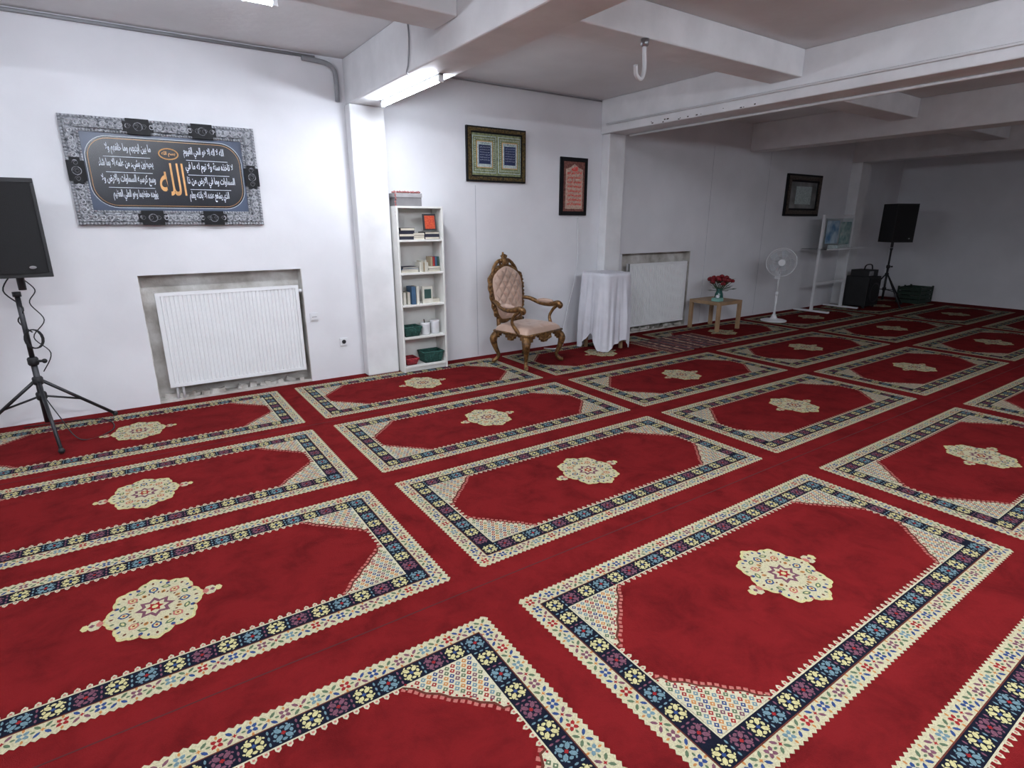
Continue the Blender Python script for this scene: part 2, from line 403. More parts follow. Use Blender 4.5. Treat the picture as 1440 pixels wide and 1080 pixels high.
def shape(t):
    t=t.replace('\u0644\u0627','\u0001'); out=[]
    T={k:v for k,v in AR.items()}; T[1]=(0xFEFB,2)
    cs=[ord(c) for c in t]
    for i,c in enumerate(cs):
        if c not in T: out.append(chr(c)); continue
        base,nf=T[c]
        prev=i>0 and cs[i-1] in T and T[cs[i-1]][1]==4 and nf>1
        nxt=nf==4 and i<len(cs)-1 and cs[i+1] in T and T[cs[i+1]][1]>1
        out.append(chr(base+(3 if prev and nxt else 1 if prev else 2 if nxt else 0)))
    return ''.join(out[::-1])
def put_text(b,t,cx,cz,w,h,y,m,off=.018):
    cu=bpy.data.curves.new('t','FONT'); cu.body=shape(t); cu.resolution_u=3; cu.offset=off
    o=bpy.data.objects.new('t',cu); bpy.context.collection.objects.link(o)
    bpy.context.view_layer.update()
    me=bpy.data.meshes.new_from_object(o.evaluated_get(bpy.context.evaluated_depsgraph_get()))
    bpy.data.objects.remove(o)
    if not me.vertices: return
    xs=[v.co.x for v in me.vertices]; ys=[v.co.y for v in me.vertices]
    sx=w/max(1e-6,max(xs)-min(xs)); sy=h/max(1e-6,max(ys)-min(ys)); mx=(max(xs)+min(xs))/2; my=(max(ys)+min(ys))/2
    M=Matrix(((sx,0,0,cx-sx*mx),(0,0,1,y),(0,sy,0,cz-sy*my),(0,0,0,1)))
    b.addmesh(me,M,m); bpy.data.meshes.remove(me)
def frame(b,x0,x1,z0,z1,w,y,d,m,m2=None):
    for (i,(a,c,dd)) in enumerate([(0,.25,.7),(.25,.75,1.0),(.75,1.0,.6)]):
        A,C=a*w,c*w; mm=m2 if (m2 and i!=1) else m
        b.box(x0+A,x1-A,y-d*dd,y,z1-C,z1-A,mm); b.box(x0+A,x1-A,y-d*dd,y,z0+A,z0+C,mm)
        b.box(x0+A,x0+C,y-d*dd,y,z0+C,z1-C,mm); b.box(x1-C,x1-A,y-d*dd,y,z0+C,z1-C,mm)
def rrect(x0,x1,z0,z1,r,n=8):
    P=[]
    for cx,cz,a0 in [(x1-r,z1-r,0),(x0+r,z1-r,pi/2),(x0+r,z0+r,pi),(x1-r,z0+r,3*pi/2)]:
        for k in range(n+1): t=a0+pi/2*k/n; P.append((cx+r*math.cos(t),cz+r*math.sin(t)))
    return P
YB_=YB; YB=YB_-.002
b=B(); x0,x1,z0,z1=-.275,1.11,1.575,2.395; w=.115
b.box(x0+.02,x1-.02,YB-.02,YB,z0+.02,z1-.02,M_blk)
frame(b,x0,x1,z0,z1,w,YB-.001,.05,M_silver,M_silver)
def along(hx0,hx1,hz0,hz1,step):
    out=[]
    n=int((hx1-hx0)/step)
    for k in range(n+1):
        x=hx0+(hx1-hx0)*k/n; out+=[(x,hz0),(x,hz1)]
    n=int((hz1-hz0)/step)
    for k in range(1,n): z=hz0+(hz1-hz0)*k/n; out+=[(hx0,z),(hx1,z)]
    return out
M_bead=mat('silver_beading',(170,172,178),.35,metal=.5,var=.05)
for x,z in along(x0+.012,x1-.012,z0+.012,z1-.012,.024): b.ball((x,YB-.038,z),.011,M_bead,seg=6)
for x,z in along(x0+w-.008,x1-w+.008,z0+w-.008,z1-w+.008,.02): b.ball((x,YB-.036,z),.008,M_bead,seg=6)
for i,(x,z) in enumerate(along(x0+w/2,x1-w/2,z0+w/2,z1-w/2,.055)):
    sg=1 if i%2 else -1
    b.tube([(x+sg*.022*math.cos(t)*(1-t/14),YB-.052,z+.022*math.sin(t)*(1-t/14)) for t in [q*.7 for q in range(13)]],.0045,M_bead,5)
for (cx,cz,vert) in [(.24,z1-w/2,0),(.70,z1-w/2,0),(.24,z0+w/2,0),(.70,z0+w/2,0),(x0+w/2,1.985,1),(x1-w/2,1.985,1)]:
    dx,dz=(.16,.118) if not vert else (.118,.15)
    b.cbox((cx,YB-.036,cz),(dx,.04,dz),M_blk)
    b.cbox((cx,YB-.036,cz),(dx+.05,.036,dz-.05) if not vert else (dx-.05,.036,dz+.05),M_blk)
    b.tube([(cx+.03*math.cos(t),YB-.058,cz+.03*math.sin(t)) for t in [q*pi/8 for q in range(16)]],.003,M_silver,5,closed=True)
yy=YB-.024
b.quad([(x0+w,yy,z0+w),(x1-w,yy,z0+w),(x1-w,yy,z1-w),(x0+w,yy,z1-w)],M_bluep)
def plaque(a,c,e,g,r,y,m): b.f([b.v((p[0],y,p[1])) for p in rrect(a,c,e,g,r)],m)
plaque(x0+w+.010,x1-w-.010,z0+w+.020,z1-w-.020,.17,yy-.002,M_ink)
plaque(x0+w+.014,x1-w-.014,z0+w+.024,z1-w-.024,.166,yy-.003,M_navy)
plaque(x0+w+.028,x1-w-.028,z0+w+.038,z1-w-.038,.152,yy-.004,M_goldl)
plaque(x0+w+.031,x1-w-.031,z0+w+.041,z1-w-.041,.149,yy-.005,M_navy)
R=["الله لا اله الا هو الحي القيوم","لا تاخذه سنة ولا نوم له ما في","السماوات وما في الارض من ذا","الذي يشفع عنده الا باذنه يعلم"]
Lf=["ما بين ايديهم وما خلفهم ولا","يحيطون بشيء من علمه الا بما شاء","وسع كرسيه السماوات والارض ولا","يؤوده حفظهما وهو العلي العظيم"]
for i in range(4):
    z=2.165-.118*i; ww=.37 if i in(1,2) else .31
    put_text(b,R[i],.42+.118+ww/2,z,ww,.09,yy-.007,M_ink,.02)
    put_text(b,Lf[i],.42-.118-ww/2,z,ww,.09,yy-.007,M_ink,.02)
    if i<3:
        for c in (.42+.29,.42-.29): b.box(c-.16,c+.16,yy-.0065,yy-.006,z-.062,z-.058,M_ink)
put_text(b,"الله",.425,1.945,.19,.26,yy-.008,M_goldl,.005)
b.tube([(.425+.07*math.cos(t),yy-.006,2.145+.042*math.sin(t)) for t in [q*pi/10 for q in range(20)]],.005,M_goldl,6,closed=True)
put_text(b,"بسم الله",.425,2.145,.10,.045,yy-.008,M_goldl)
b.done('calligraphy_wall_panel')
M_gf=mat('dark_gilt',(42,34,24),.35,metal=.4,vscale=60,c2=(110,92,50),bump=.8,bscale=90)
M_olive=mat('olive_gold_mat',(92,100,68),.5,vscale=40,c2=(136,144,104))
M_page=mat('page_print',(140,156,156),.5,vscale=70,c2=(196,208,206))
b=B(); x0,x1,z0,z1=3.30,4.10,2.04,2.62
b.box(x0+.01,x1-.01,YB-.02,YB,z0+.01,z1-.01,M_blk); frame(b,x0,x1,z0,z1,.07,YB-.001,.04,M_gf,M_blk)
yy=YB-.024; b.quad([(x0+.07,yy,z0+.07),(x1-.07,yy,z0+.07),(x1-.07,yy,z1-.07),(x0+.07,yy,z1-.07)],M_olive)
M_bp=mat('deep_blue_print',(26,40,78),.4,var=.15)
for cx in (3.53,3.87):
    b.box(cx-.155,cx+.155,yy-.006,yy,z0+.095,z1-.095,M_page); b.box(cx-.148,cx+.148,yy-.007,yy-.005,z0+.102,z1-.102,M_olive)
    for x,z in along(cx-.125,cx+.125,z0+.125,z1-.125,.022): b.ball((x,yy-.007,z),.007,M_page,sc=(1,.3,1),seg=6)
    b.box(cx-.105,cx+.105,yy-.010,yy-.006,z0+.15,z1-.15,M_goldl)
    b.box(cx-.098,cx+.098,yy-.011,yy-.009,z0+.157,z1-.157,M_page)
    b.box(cx-.078,cx+.078,yy-.013,yy-.010,z0+.19,z1-.19,M_bp)
    put_text(b,"بسم الله",cx,z1-.173,.12,.022,yy-.012,M_blk)
    for q in range(6): put_text(b,[R[0],R[1],Lf[1],R[3],Lf[0],Lf[2]][q],cx,z1-.215-.0265*q,.13,.017,yy-.0145,M_ink,0)
b.done('framed_verse_picture')
M_or=mat('red_lettering',(232,40,46),.5,var=.05)
M_tan=mat('tan_mat',(168,142,128),.6,vscale=50,c2=(198,174,156))
b=B(); x0,x1,z0,z1=4.64,5.08,1.68,2.375
b.box(x0+.01,x1-.01,YB-.02,YB,z0+.01,z1-.01,M_blk); frame(b,x0,x1,z0,z1,.05,YB-.001,.035,M_blk,M_blk)
b.quad([(x0+.05,yy,z0+.05),(x1-.05,yy,z0+.05),(x1-.05,yy,z1-.05),(x0+.05,yy,z1-.05)],mat('brown_mat',(92,48,44),.6,vscale=50,c2=(136,88,76)))
pp=[(x0+.08,z0+.08),(x1-.08,z0+.08),(x1-.08,z1-.14),(x1-.15,z1-.12),(4.86,z1-.075),(x0+.15,z1-.12),(x0+.08,z1-.14)]
b.f([b.v((p[0],yy-.002,p[1])) for p in pp],M_tan)
for q,t in enumerate(["الله",R[0],R[1],R[2],R[3],Lf[0],Lf[1],Lf[2],Lf[3]]):
    put_text(b,t,4.86,z1-.135-.053*q,.10 if q==0 else .23,.052,yy-.006,M_or,.03)
b.done('framed_scripture_plaque')
b=B(); x0,x1,z0,z1=9.62,10.72,1.70,2.40
M_gf2=mat('bronze_frame',(50,42,36),.35,metal=.4,vscale=30,c2=(96,84,72),bump=.6,bscale=60)
b.box(x0+.01,x1-.01,YB-.02,YB,z0+.01,z1-.01,M_blk); frame(b,x0,x1,z0,z1,.13,YB-.001,.05,M_gf2,M_blk)
b.quad([(x0+.13,yy,z0+.13),(x1-.13,yy,z0+.13),(x1-.13,yy,z1-.13),(x0+.13,yy,z1-.13)],mat('grey_print',(90,92,92),.3,vscale=4,c2=(140,142,140)))
b.box(x0+.3,x1-.3,yy-.004,yy-.001,z0+.2,z1-.2,M_page)
b.done('framed_picture')
YB=YB_

# ---------------------------------------------------------------- bookshelf
sx0,sx1,sy0,sy1=2.335,2.865,5.565,5.805
b=B(); t=.02
b.box(sx0,sx0+t,sy0,sy1,.004,1.755,M_white); b.box(sx1-t,sx1,sy0,sy1,.004,1.755,M_white)
b.box(sx0+t,sx1-t,sy1-.006,sy1,.05,1.75,M_white)
SZ=[.05,.37,.72,1.06,1.40,1.735]
for z in SZ: b.box(sx0+t,sx1-t,sy0,sy1-.006,z,z+t,M_white)
b.box(sx0+t,sx1-t,sy0+.02,sy0+.03,.004,.05,M_white)
b.done('bookshelf',bevel=.0015)
M_pg=mat('paper_edges',(205,198,182),.8)
cols=[(34,36,52),(40,40,44),(150,40,40),(60,90,120),(205,202,190),(160,146,120),(70,50,40),(46,76,70),(190,186,172),(120,30,36)]
BM=[mat('book_cover_%d'%i,c,.5) for i,c in enumerate(cols)]
b=B()
def book(x,y,z,w,d,h,m,rot=0,spine=False):
    R=Matrix.Rotation(rot,3,'Z'); b.cbox((x,y,z+h/2),(w,d,h),m,R)
    if not spine: b.cbox((x,y-.0015,z+h/2),(w-.006,d-.0,h-.008),M_pg,R)
def vbook(x,y,z,th,d,h,m): b.box(x,x+th,y,y+d,z,z+h,m); b.box(x+.002,x+th-.002,y+.004,y+d-.004,z+.002,z+h+.001-.004,M_pg)
z=SZ[4]+t+.001
for i in range(4): book(2.45+.004*i,5.68,z+.030*i,.17,.15,.029,BM[[0,1,0,1][i]],.04*i,i%2==0)
for i in range(3): book(2.60,5.68,z+.022*i,.12,.15,.021,BM[[4,6,8][i]],-.05)
for i in range(3): book(2.745,5.68,z+.026*i,.17,.16,.025,BM[[1,0,1][i]],.03,i==1)
z=SZ[3]+t+.001
for i in range(4): book(2.475,5.69,z+.015*i,.19,.17,.014,BM[[4,8,3,0][i]],.05*i-.05)
for i in range(5): vbook(2.59+.02*i,5.60,z,.016,.13,.10+.02*(i%2),BM[[4,8,5,4,8][i]])
for i in range(3): book(2.76,5.68,z+.018*i,.14,.16,.017,BM[[8,1,4][i]],.0)
for i in range(4): vbook(2.73+.026*i,5.62,z+.056,.02,.12,.10,BM[[5,2,3,7][i]])
z=SZ[2]+t+.001
for i in range(2): vbook(2.39+.05*i,5.62,z,.028,.13,.13,BM[[4,8][i]])
vbook(2.48,5.60,z,.045,.14,.19,BM[3]); vbook(2.54,5.61,z,.03,.14,.19,BM[4])
b.cbox((2.68,5.64,z+.09),(.12,.02,.18),BM[4]); b.cbox((2.68,5.628,z+.10),(.08,.004,.10),BM[7])
for i in range(2): book(2.78,5.70,z+.02*i,.10,.12,.018,BM[8])
b.done('books')
def basket(name,x,y,z,w,d,h,m):
    b=B(); n=5
    for k in range(n):
        e=.01*k; zz=z+h*k/n
        b.box(x-w/2-e/2,x+w/2+e/2,y-d/2-e/2,y-d/2+.008-e/2,zz,zz+h/n*.9,m); b.box(x-w/2-e/2,x+w/2+e/2,y+d/2-.008,y+d/2,zz,zz+h/n*.9,m)
        b.box(x-w/2-e/2,x-w/2+.008-e/2,y-d/2,y+d/2,zz,zz+h/n*.9,m); b.box(x+w/2-.008+e/2,x+w/2+e/2,y-d/2,y+d/2,zz,zz+h/n*.9,m)
    b.box(x-w/2,x+w/2,y-d/2,y+d/2,z,z+.01,m)
    for k in range(9):
        xx=x-w/2+w*(k+.5)/9; b.tube([(xx,y-d/2-.004,z+.005),(xx,y-d/2-.026,z+h)],.005,m,6)
    b.tube([(x-w/2-.02,y-d/2-.024,z+h),(x+w/2+.02,y-d/2-.024,z+h),(x+w/2+.02,y+d/2,z+h),(x-w/2-.02,y+d/2,z+h)],.009,m,6,closed=True)
    b.done(name)
basket('storage_basket',2.475,5.69,SZ[1]+t+.001,.16,.15,.10,M_bkt)
basket('storage_basket',2.71,5.69,SZ[0]+t+.001,.20,.16,.12,M_bkt)
basket('storage_basket',2.45,5.69,SZ[0]+t+.001,.11,.15,.07,M_rbkt)
b=B(); z=SZ[1]+t+.001
for x,h in ((2.65,.13),(2.765,.15)):
    b.lathe([(.042,0),(.05,.01),(.052,h-.02),(.054,h),(.046,h)],(x,5.66,z),M_plast,18)
b.tube([(2.64,5.66,z+.13),(2.63,5.65,z+.17)],.006,BM[6]); b.done('white_container')
b=B(); z=SZ[4]+t+.052
R2=Matrix.Rotation(-.15,3,'X')
b.cbox((2.72,5.60,SZ[4]+t+.175),(.15,.012,.17),BM[1],R2); b.cbox((2.72,5.593,SZ[4]+t+.175),(.115,.006,.135),mat('red_card',(160,40,30),.5,vscale=60,c2=(190,84,40)),R2)
b.done('framed_card')
b=B(); z=1.757
b.box(2.36,2.64,5.60,5.78,z,z+.10,mat('grey_box',(120,118,120),.6)); b.box(2.355,2.645,5.595,5.785,z+.085,z+.125,mat('grey_box_lid',(158,156,158),.6))
ml=mat('red_lace',(120,34,42),.7,vscale=80,c2=(170,120,114))
for k in range(9): b.ball((2.38+.03*k,5.61,z+.135),.018,ml,sc=(1,.7,.6),seg=6)
for k in range(12): b.ball((2.36+.025*k,5.68+.02*math.sin(k*2.1),z+.135),.018,ml,sc=(1,1,.5+.5*(k%2)),seg=6)
b.done('gift_box')
b=B(); 
for k in range(9): b.ball((2.345+.004*math.sin(k*2),5.583,1.86-.033*k),.013,ml,sc=(.8,.8,1.3),seg=6)
b.done('hanging_ribbon')

# ---------------------------------------------------------------- armchair (faces -Y)
b=B()
def leg(x,y,sx,sy,z1=.36):
    P=smooth_path([(x,y,z1),(x+sx*.03,y+sy*.03,z1-.07),(x+sx*.015,y+sy*.015,z1-.17),(x-sx*.012,y-sy*.012,.09),(x+sx*.02,y+sy*.02,.032),(x+sx*.045,y+sy*.045,.03)],5)
    b.tube(P,interp([.038,.046,.03,.02,.024,.022],5),M_gold,10)
    b.ball((x+sx*.03,y+sy*.03,z1-.06),.035,M_gold,sc=(1,1,1.2))
leg(-.29,-.25,-1,-1);leg(.29,-.25,1,-1);leg(-.24,.24,-1,1);leg(.24,.24,1,1)
def rail(p,q,n,drop):
    p=Vector(p);q=Vector(q)
    for i in range(n):
        a=p.lerp(q,i/n);c=p.lerp(q,(i+1)/n);t=(i+.5)/n
        d=drop*(.55+.45*math.cos((t-.5)*4*pi))
        dirv=(q-p).normalized();nn=Vector((-dirv.y,dirv.x,0))*.02
        V=[b.v(v) for v in [a-nn+Vector((0,0,-d)),c-nn+Vector((0,0,-d)),c+nn+Vector((0,0,-d)),a+nn+Vector((0,0,-d)),a-nn,c-nn,c+nn,a+nn]]
        for f4 in [(3,2,1,0),(4,5,6,7),(0,1,5,4),(1,2,6,5),(2,3,7,6),(3,0,4,7)]: b.f([V[k] for k in f4],M_gold)
rail((-.29,-.27,.385),(.29,-.27,.385),16,.10);rail((-.24,.24,.385),(.24,.24,.385),10,.07)
rail((-.30,-.25,.385),(-.25,.24,.385),14,.08);rail((.25,.24,.385),(.30,-.25,.385),14,.08)
for k in range(7): b.ball((-.09+.03*k,-.295,.325-.012*math.cos((k-3)*.9)),.018,M_gold,sc=(1,.6,1),seg=8)
def seatf(u,v):
    x=(u-.5)*2;y=(v-.5)*2
    w=.315-.03*v
    e=(1-abs(x)**5)*(1-abs(y)**5)
    tuft=-.010*max(0,math.cos(x*6.5*pi/2)*math.cos(y*5*pi/2))**4
    return (x*w,-.285+v*.53,.385+.10*max(0,e)**.35+tuft)
b.surf(seatf,30,26,M_pink)
b.tube([(-.315,-.285,.39),(.315,-.285,.39),(.285,.245,.39),(-.285,.245,.39)],.012,M_gold,6,closed=True)
def bk(x,z,off=0):
    return (x,.25+(z-.42)*.14-off,z)
def halfw(z):
    pr=[(.50,.15),(.56,.20),(.66,.225),(.78,.243),(.90,.252),(.97,.24),(1.02,.20),(1.06,.14),(1.09,.07),(1.105,.02)]
    if z<=pr[0][0]: return pr[0][1]
    for i in range(len(pr)-1):
        if pr[i][0]<=z<=pr[i+1][0]:
            t=(z-pr[i][0])/(pr[i+1][0]-pr[i][0]); return pr[i][1]+(pr[i+1][1]-pr[i][1])*t
    return pr[-1][1]
def backf(u,v):
    z=.50+.605*v; w=halfw(z); x=(u*2-1)*w
    e=max(0,1-abs(u*2-1)**3)*max(0,1-abs(v*2-1)**6)
    bulge=.06*e**.5
    a=(x/.115+z/.135)*2*pi; c=(x/.115-z/.135)*2*pi
    dd=abs(math.sin(a/2)); d2=abs(math.sin(c/2))
    bulge-=.026*(1-min(dd,d2)**.5)*e
    return bk(x,z,bulge+.012)
b.surf(backf,72,96,M_pink)
b.surf(lambda u,v:bk((u*2-1)*halfw(.5+.605*v),.5+.605*v,-.02),12,20,M_pink)
zz=[.50+.605*k/28 for k in range(29)]
PL=[bk(-halfw(z)-.012,z) for z in zz]; PR=[bk(halfw(z)+.012,z) for z in zz[::-1]]
b.tube(PL+PR,.026,M_gold,8,closed=True)
PL=[bk(-halfw(z)-.038-.008*math.sin(z*60),z) for z in zz[2:-2]]; b.tube(PL,.014,M_gold,6)
PR=[bk(halfw(z)+.038+.008*math.sin(z*60),z) for z in zz[2:-2]]; b.tube(PR,.014,M_gold,6)
for s in (-1,1):
    for z in zz[2:-1:2]: b.ball(bk(s*(halfw(z)+.03),z,.018),.017,M_gold,sc=(1.2,.8,.8),seg=7)
    b.tube([bk(s*.20,.38),bk(s*.19,.52)],[.026,.024],M_gold,8)
    b.tube([bk(s*(.10+.055*math.cos(t)*(1-t/9)),1.115+.05*math.sin(t)*(1-t/9)) for t in [q*.55 for q in range(12)]],.014,M_gold,7)
    b.tube(smooth_path([bk(s*.21,1.04),bk(s*.17,1.10),bk(s*.10,1.16),bk(s*.04,1.17),bk(0,1.13)],4),interp([.016,.02,.02,.016,.012],4),M_gold,7)
    b.ball(bk(s*.055,1.165,.01),.026,M_gold,sc=(1,.7,1.1),seg=8)
    b.ball(bk(s*.255,.99,.01),.028,M_gold,sc=(.9,.7,1.2),seg=8)
b.ball(bk(0,1.155,.012),.045,M_gold,sc=(1,.6,1.2)); b.ball(bk(0,1.215,.0),.028,M_gold,sc=(1.1,.7,1.2),seg=8); b.ball(bk(0,1.25,0),.014,M_gold,seg=8)
for a in (-.6,-.3,.3,.6): b.tube([bk(0,1.15,.01),bk(.09*math.sin(a),1.15+.09*math.cos(a),.01)],[.016,.008],M_gold,6)
b.tube(smooth_path([bk(-.19,.49),bk(-.08,.475),bk(0,.50),bk(.08,.475),bk(.19,.49)],4),.024,M_gold,8)
for s in (-1,1):
    P=smooth_path([bk(s*.245,.72),(s*.29,.20,.715),(s*.335,.06,.665),(s*.345,-.08,.66),(s*.335,-.20,.685),(s*.33,-.245,.665),(s*.33,-.235,.635)],5)
    b.tube(P,interp([.02,.024,.026,.028,.032,.03,.02],5),M_gold,9)
    P=smooth_path([(s*.335,-.19,.66),(s*.345,-.12,.60),(s*.335,-.08,.52),(s*.31,-.12,.44),(s*.29,-.16,.38)],5)
    b.tube(P,interp([.022,.018,.018,.022,.026],5),M_gold,9)
    b.tube(smooth_path([(s*.318,.10,.695),(s*.336,.02,.698),(s*.342,-.06,.695),(s*.34,-.12,.70)],4),interp([.012,.028,.028,.012],4),M_pink,10)
    b.ball((s*.33,-.235,.655),.034,M_gold,sc=(.8,1,1))
b.done('ornate_armchair',loc=(3.74,5.25,0),rot=math.radians(14))

# ---------------------------------------------------------------- cloth covered table
b=B(); cx,cy=5.05,5.33; top=.985
for sx in(-1,1):
    for sy in(-1,1): b.box(cx+sx*.16-.018,cx+sx*.16+.018,cy+sy*.16-.018,cy+sy*.16+.018,.005,top-.03,M_birch)
b.box(cx-.195,cx+.195,cy-.195,cy+.195,top-.03,top-.004,M_birch)
N=220;rings=[]
def sup(t,a,p=7): 
    c,s_=math.cos(t),math.sin(t); r=(abs(c)**p+abs(s_)**p)**(-1/p); return a*r*c,a*r*s_
for j in range(9):
    a=.232*(j+.05)/8
    rings.append([(cx+sup(2*pi*k/N,a)[0],cy+sup(2*pi*k/N,a)[1],top+(.002*math.sin(k*.9)*j/8)) for k in range(N)])
for j in range(1,31):
    s=j/30; r=[]
    for k in range(N):
        t=2*pi*k/N; x,y=sup(t,.234,7-4*s)
        cor=abs(math.sin(2*t))**2.2
        ln=.82+.17*cor+.05*math.sin(3*t+1)+.03*math.sin(7*t)
        fold=(.055*math.sin(9*t+.9*math.sin(2*t)+.8*s)+.04*math.sin(17*t+1.3+2*s)+.015*math.sin(31*t))*min(1,s*1.5)
        fl=1+(.02+.10*s+fold*1.0+.12*cor*s)*1.15
        r.append((cx+x*fl,cy+y*fl,max(.012,top-.006-ln*s)))
    rings.append(r)
b.rings(rings,M_cloth,cap=False); b.done('cloth_covered_table')

# ---------------------------------------------------------------- side table + roses
b=B(); tx0,tx1,ty0,ty1=7.17,7.72,5.13,5.68
b.box(tx0,tx1,ty0,ty1,.40,.45,M_birch)
for x in (tx0,tx1-.05):
    for y in (ty0,ty1-.05): b.box(x,x+.05,y,y+.05,.008,.40,M_birch)
b.done('side_table',bevel=.003)
b=B(); vx,vy=7.50,5.40
M_rose=mat('rose_petals',(96,8,20),.6,vscale=20,c2=(136,16,30)); M_leaf=mat('leaf_green',(30,60,34),.6,vscale=20,c2=(52,86,44))
b.lathe([(.05,0),(.065,.02),(.06,.08),(.04,.13),(.055,.16),(.045,.16)],(vx,vy,.451),mat('green_glass_vase',(40,90,84),.2),18)
for i in range(22):
    a=i*2.4; r=.19*math.sqrt((i+.5)/22); px,py=vx+r*math.cos(a),vy+r*math.sin(a); pz=.80-.9*r*r*3+random.uniform(-.025,.025)
    b.tube([(vx+.01*math.cos(a),vy+.01*math.sin(a),.56),(px,py,pz-.02)],.003,M_leaf,5)
    b.ball((px,py,pz),.030,M_rose,sc=(1,1,.9),seg=8)
    for q in range(5):
        t=q*2*pi/5+i; b.ball((px+.020*math.cos(t),py+.020*math.sin(t),pz-.004),.024,M_rose,sc=(.8,.8,1.0),seg=6)
for i in range(34):
    a=i*1.9; r=random.uniform(.10,.24); z=random.uniform(.58,.78); c=Vector((vx+r*math.cos(a),vy+r*math.sin(a),z)); d=Vector((math.cos(a),math.sin(a),.3))*.04; n=Vector((-math.sin(a),math.cos(a),0))*.02
    b.f([b.v(c-d),b.v(c+n),b.v(c+d),b.v(c-n)],M_leaf)
    b.tube([(vx,vy,.58),c],.002,M_leaf,4)
b.done('rose_bouquet')
b=B(); b.box(7.22,7.34,5.20,5.32,.452,.50,mat('mint_box',(120,170,160),.6)); b.ball((7.28,5.26,.52),.035,M_plast,sc=(1,.8,.8)); b.done('tissue_box')

# ---------------------------------------------------------------- pedestal fan
b=B(); fx,fy=8.83,5.25
b.lathe([(.20,.006),(.20,.02),(.17,.03),(.06,.045),(.035,.09),(.03,.12)],(fx,fy,0),M_plast,32)
b.tube([(fx,fy,.10),(fx,fy,.45)],.02,M_plast,12); b.tube([(fx,fy,.45),(fx,fy,.80)],.014,M_plast,12); b.lathe([(.027,0),(.03,.03),(.02,.06)],(fx,fy,.43),M_plast,14)
b.box(fx-.05,fx+.05,fy-.045,fy+.045,.70,.82,M_plast)
hd=Vector((-.80,-.60,.0)).normalized(); sd=Vector((-hd.y,hd.x,0)); up=Vector((0,0,1)); hc=Vector((fx,fy,.97))
b.tube([hc-hd*.12,hc-hd*.10,hc-hd*.0],[.05,.07,.065],M_plast,18); b.tube([(fx,fy,.80),hc-hd*.04],.03,M_plast,10)
fc=hc+hd*.07
def ringp(c,r,n=40): return [c+sd*r*math.cos(2*pi*k/n)+up*r*math.sin(2*pi*k/n) for k in range(n)]
for r,o in [(.225,0),(.225,.02),(.20,.045),(.13,.06),(.225,-.02),(.19,-.05)]: b.tube(ringp(fc+hd*o,r),.0055 if r>.22 else .002,M_plast,6,closed=True)
for k in range(54):
    d=sd*math.cos(2*pi*k/54)+up*math.sin(2*pi*k/54)
    b.tube([fc+hd*.062+d*.05,fc+hd*.055+d*.15,fc+hd*.035+d*.21,fc+d*.225],.0018,M_plast,4)
    b.tube([fc-hd*.06+d*.06,fc-hd*.045+d*.19,fc+d*.225],.0018,M_plast,4)
b.tube([fc+hd*.055,fc+hd*.068],[.055,.05],M_plast,20); b.tube([hc,fc+hd*.03],.028,M_plast,14)
M_blade=mat('fan_blade_grey',(160,164,170),.4)
for k in range(5):
    a0=2*pi*k/5; P=[]
    for (rr,da,ww) in [(.03,0,0),(.10,-.35,.0),(.185,-.42,0),(.20,.1,0),(.17,.38,0),(.08,.35,0)]:
        an=a0+da; P.append(fc+sd*rr*math.cos(an)+up*rr*math.sin(an)+hd*(.02*da))
    b.f([b.v(p) for p in P],M_blade)
b.done('pedestal_fan')

# ---------------------------------------------------------------- loudspeakers on tripods
def speaker(loc,rot,w=.42,h=.66,d=.36):
    b=B()
    bw=w*.66
    def prism(y0,y1,z0,z1,w0,w1,m):
        P=[(-w0/2,y0,z0),(w0/2,y0,z0),(w1/2,y1,z0),(-w1/2,y1,z0)]; Q=[(x,y,z1) for x,y,_ in P]
        V=[b.v(p) for p in P+Q]
        for q in [(3,2,1,0),(4,5,6,7),(0,1,5,4),(1,2,6,5),(2,3,7,6),(3,0,4,7)]: b.f([V[i] for i in q],m)
    prism(-d/2,d/2,0,h,w,bw,M_black)
    prism(-d/2-.02,-d/2,.0,.03,w,w,M_black);prism(-d/2-.02,-d/2,h-.03,h,w,w,M_black)
    b.box(-w/2,-w/2+.02,-d/2-.02,-d/2,.03,h-.03,M_black);b.box(w/2-.02,w/2,-d/2-.02,-d/2,.03,h-.03,M_black)
    def gr(u,v): return (-w/2+.02+(w-.04)*u,-d/2-.016-.016*math.sin(pi*u)**.6,.03+(h-.06)*v)
    b.surf(gr,14,2,M_grille)
    b.tube([(w*.26,-d/2-.031,.07),(w*.26,-d/2-.037,.07)],.02,M_chrome,20,flat=.55)
    b.tube([(0,0,-.10),(0,0,.02)],.024,M_steel,14)
    b.done('loudspeaker',loc=loc,rot=rot,bevel=.006)
def stand(c,h,feet,hub=.62):
    b=B(); x,y=c
    b.tube([(x,y,.12),(x,y,hub+.15)],.02,M_steel,12); b.tube([(x,y,hub+.1),(x,y,h-.12)],.0165,M_steel,12); b.tube([(x,y,h-.14),(x,y,h-.105)],.026,M_steel,12)
    for z in (hub+.13,hub-.02,.30): b.lathe([(.028,0),(.034,.01),(.034,.05),(.028,.06)],(x,y,z),M_black,14)
    b.tube([(x,y,hub+.16),(x+.06,y-.03,hub+.16)],.01,M_black); b.ball((x+.07,y-.035,hub+.16),.018,M_black)
    for (fx,fy) in feet:
        d=Vector((fx-x,fy-y,0)); u=d.normalized()
        a=Vector((x,y,hub))+u*.03; f=Vector((fx,fy,.030))
        b.tube([a,f],.0125,M_steel,10); b.ball(f,.022,M_black,seg=8)
        m=a.lerp(f,.52); b.tube([Vector((x,y,.32))+u*.03,m],.008,M_steel,8)
    return b
b=stand((-.70,5.36),1.22,[(-.60,4.86),(-.29,5.64),(-1.18,5.58)],.44)
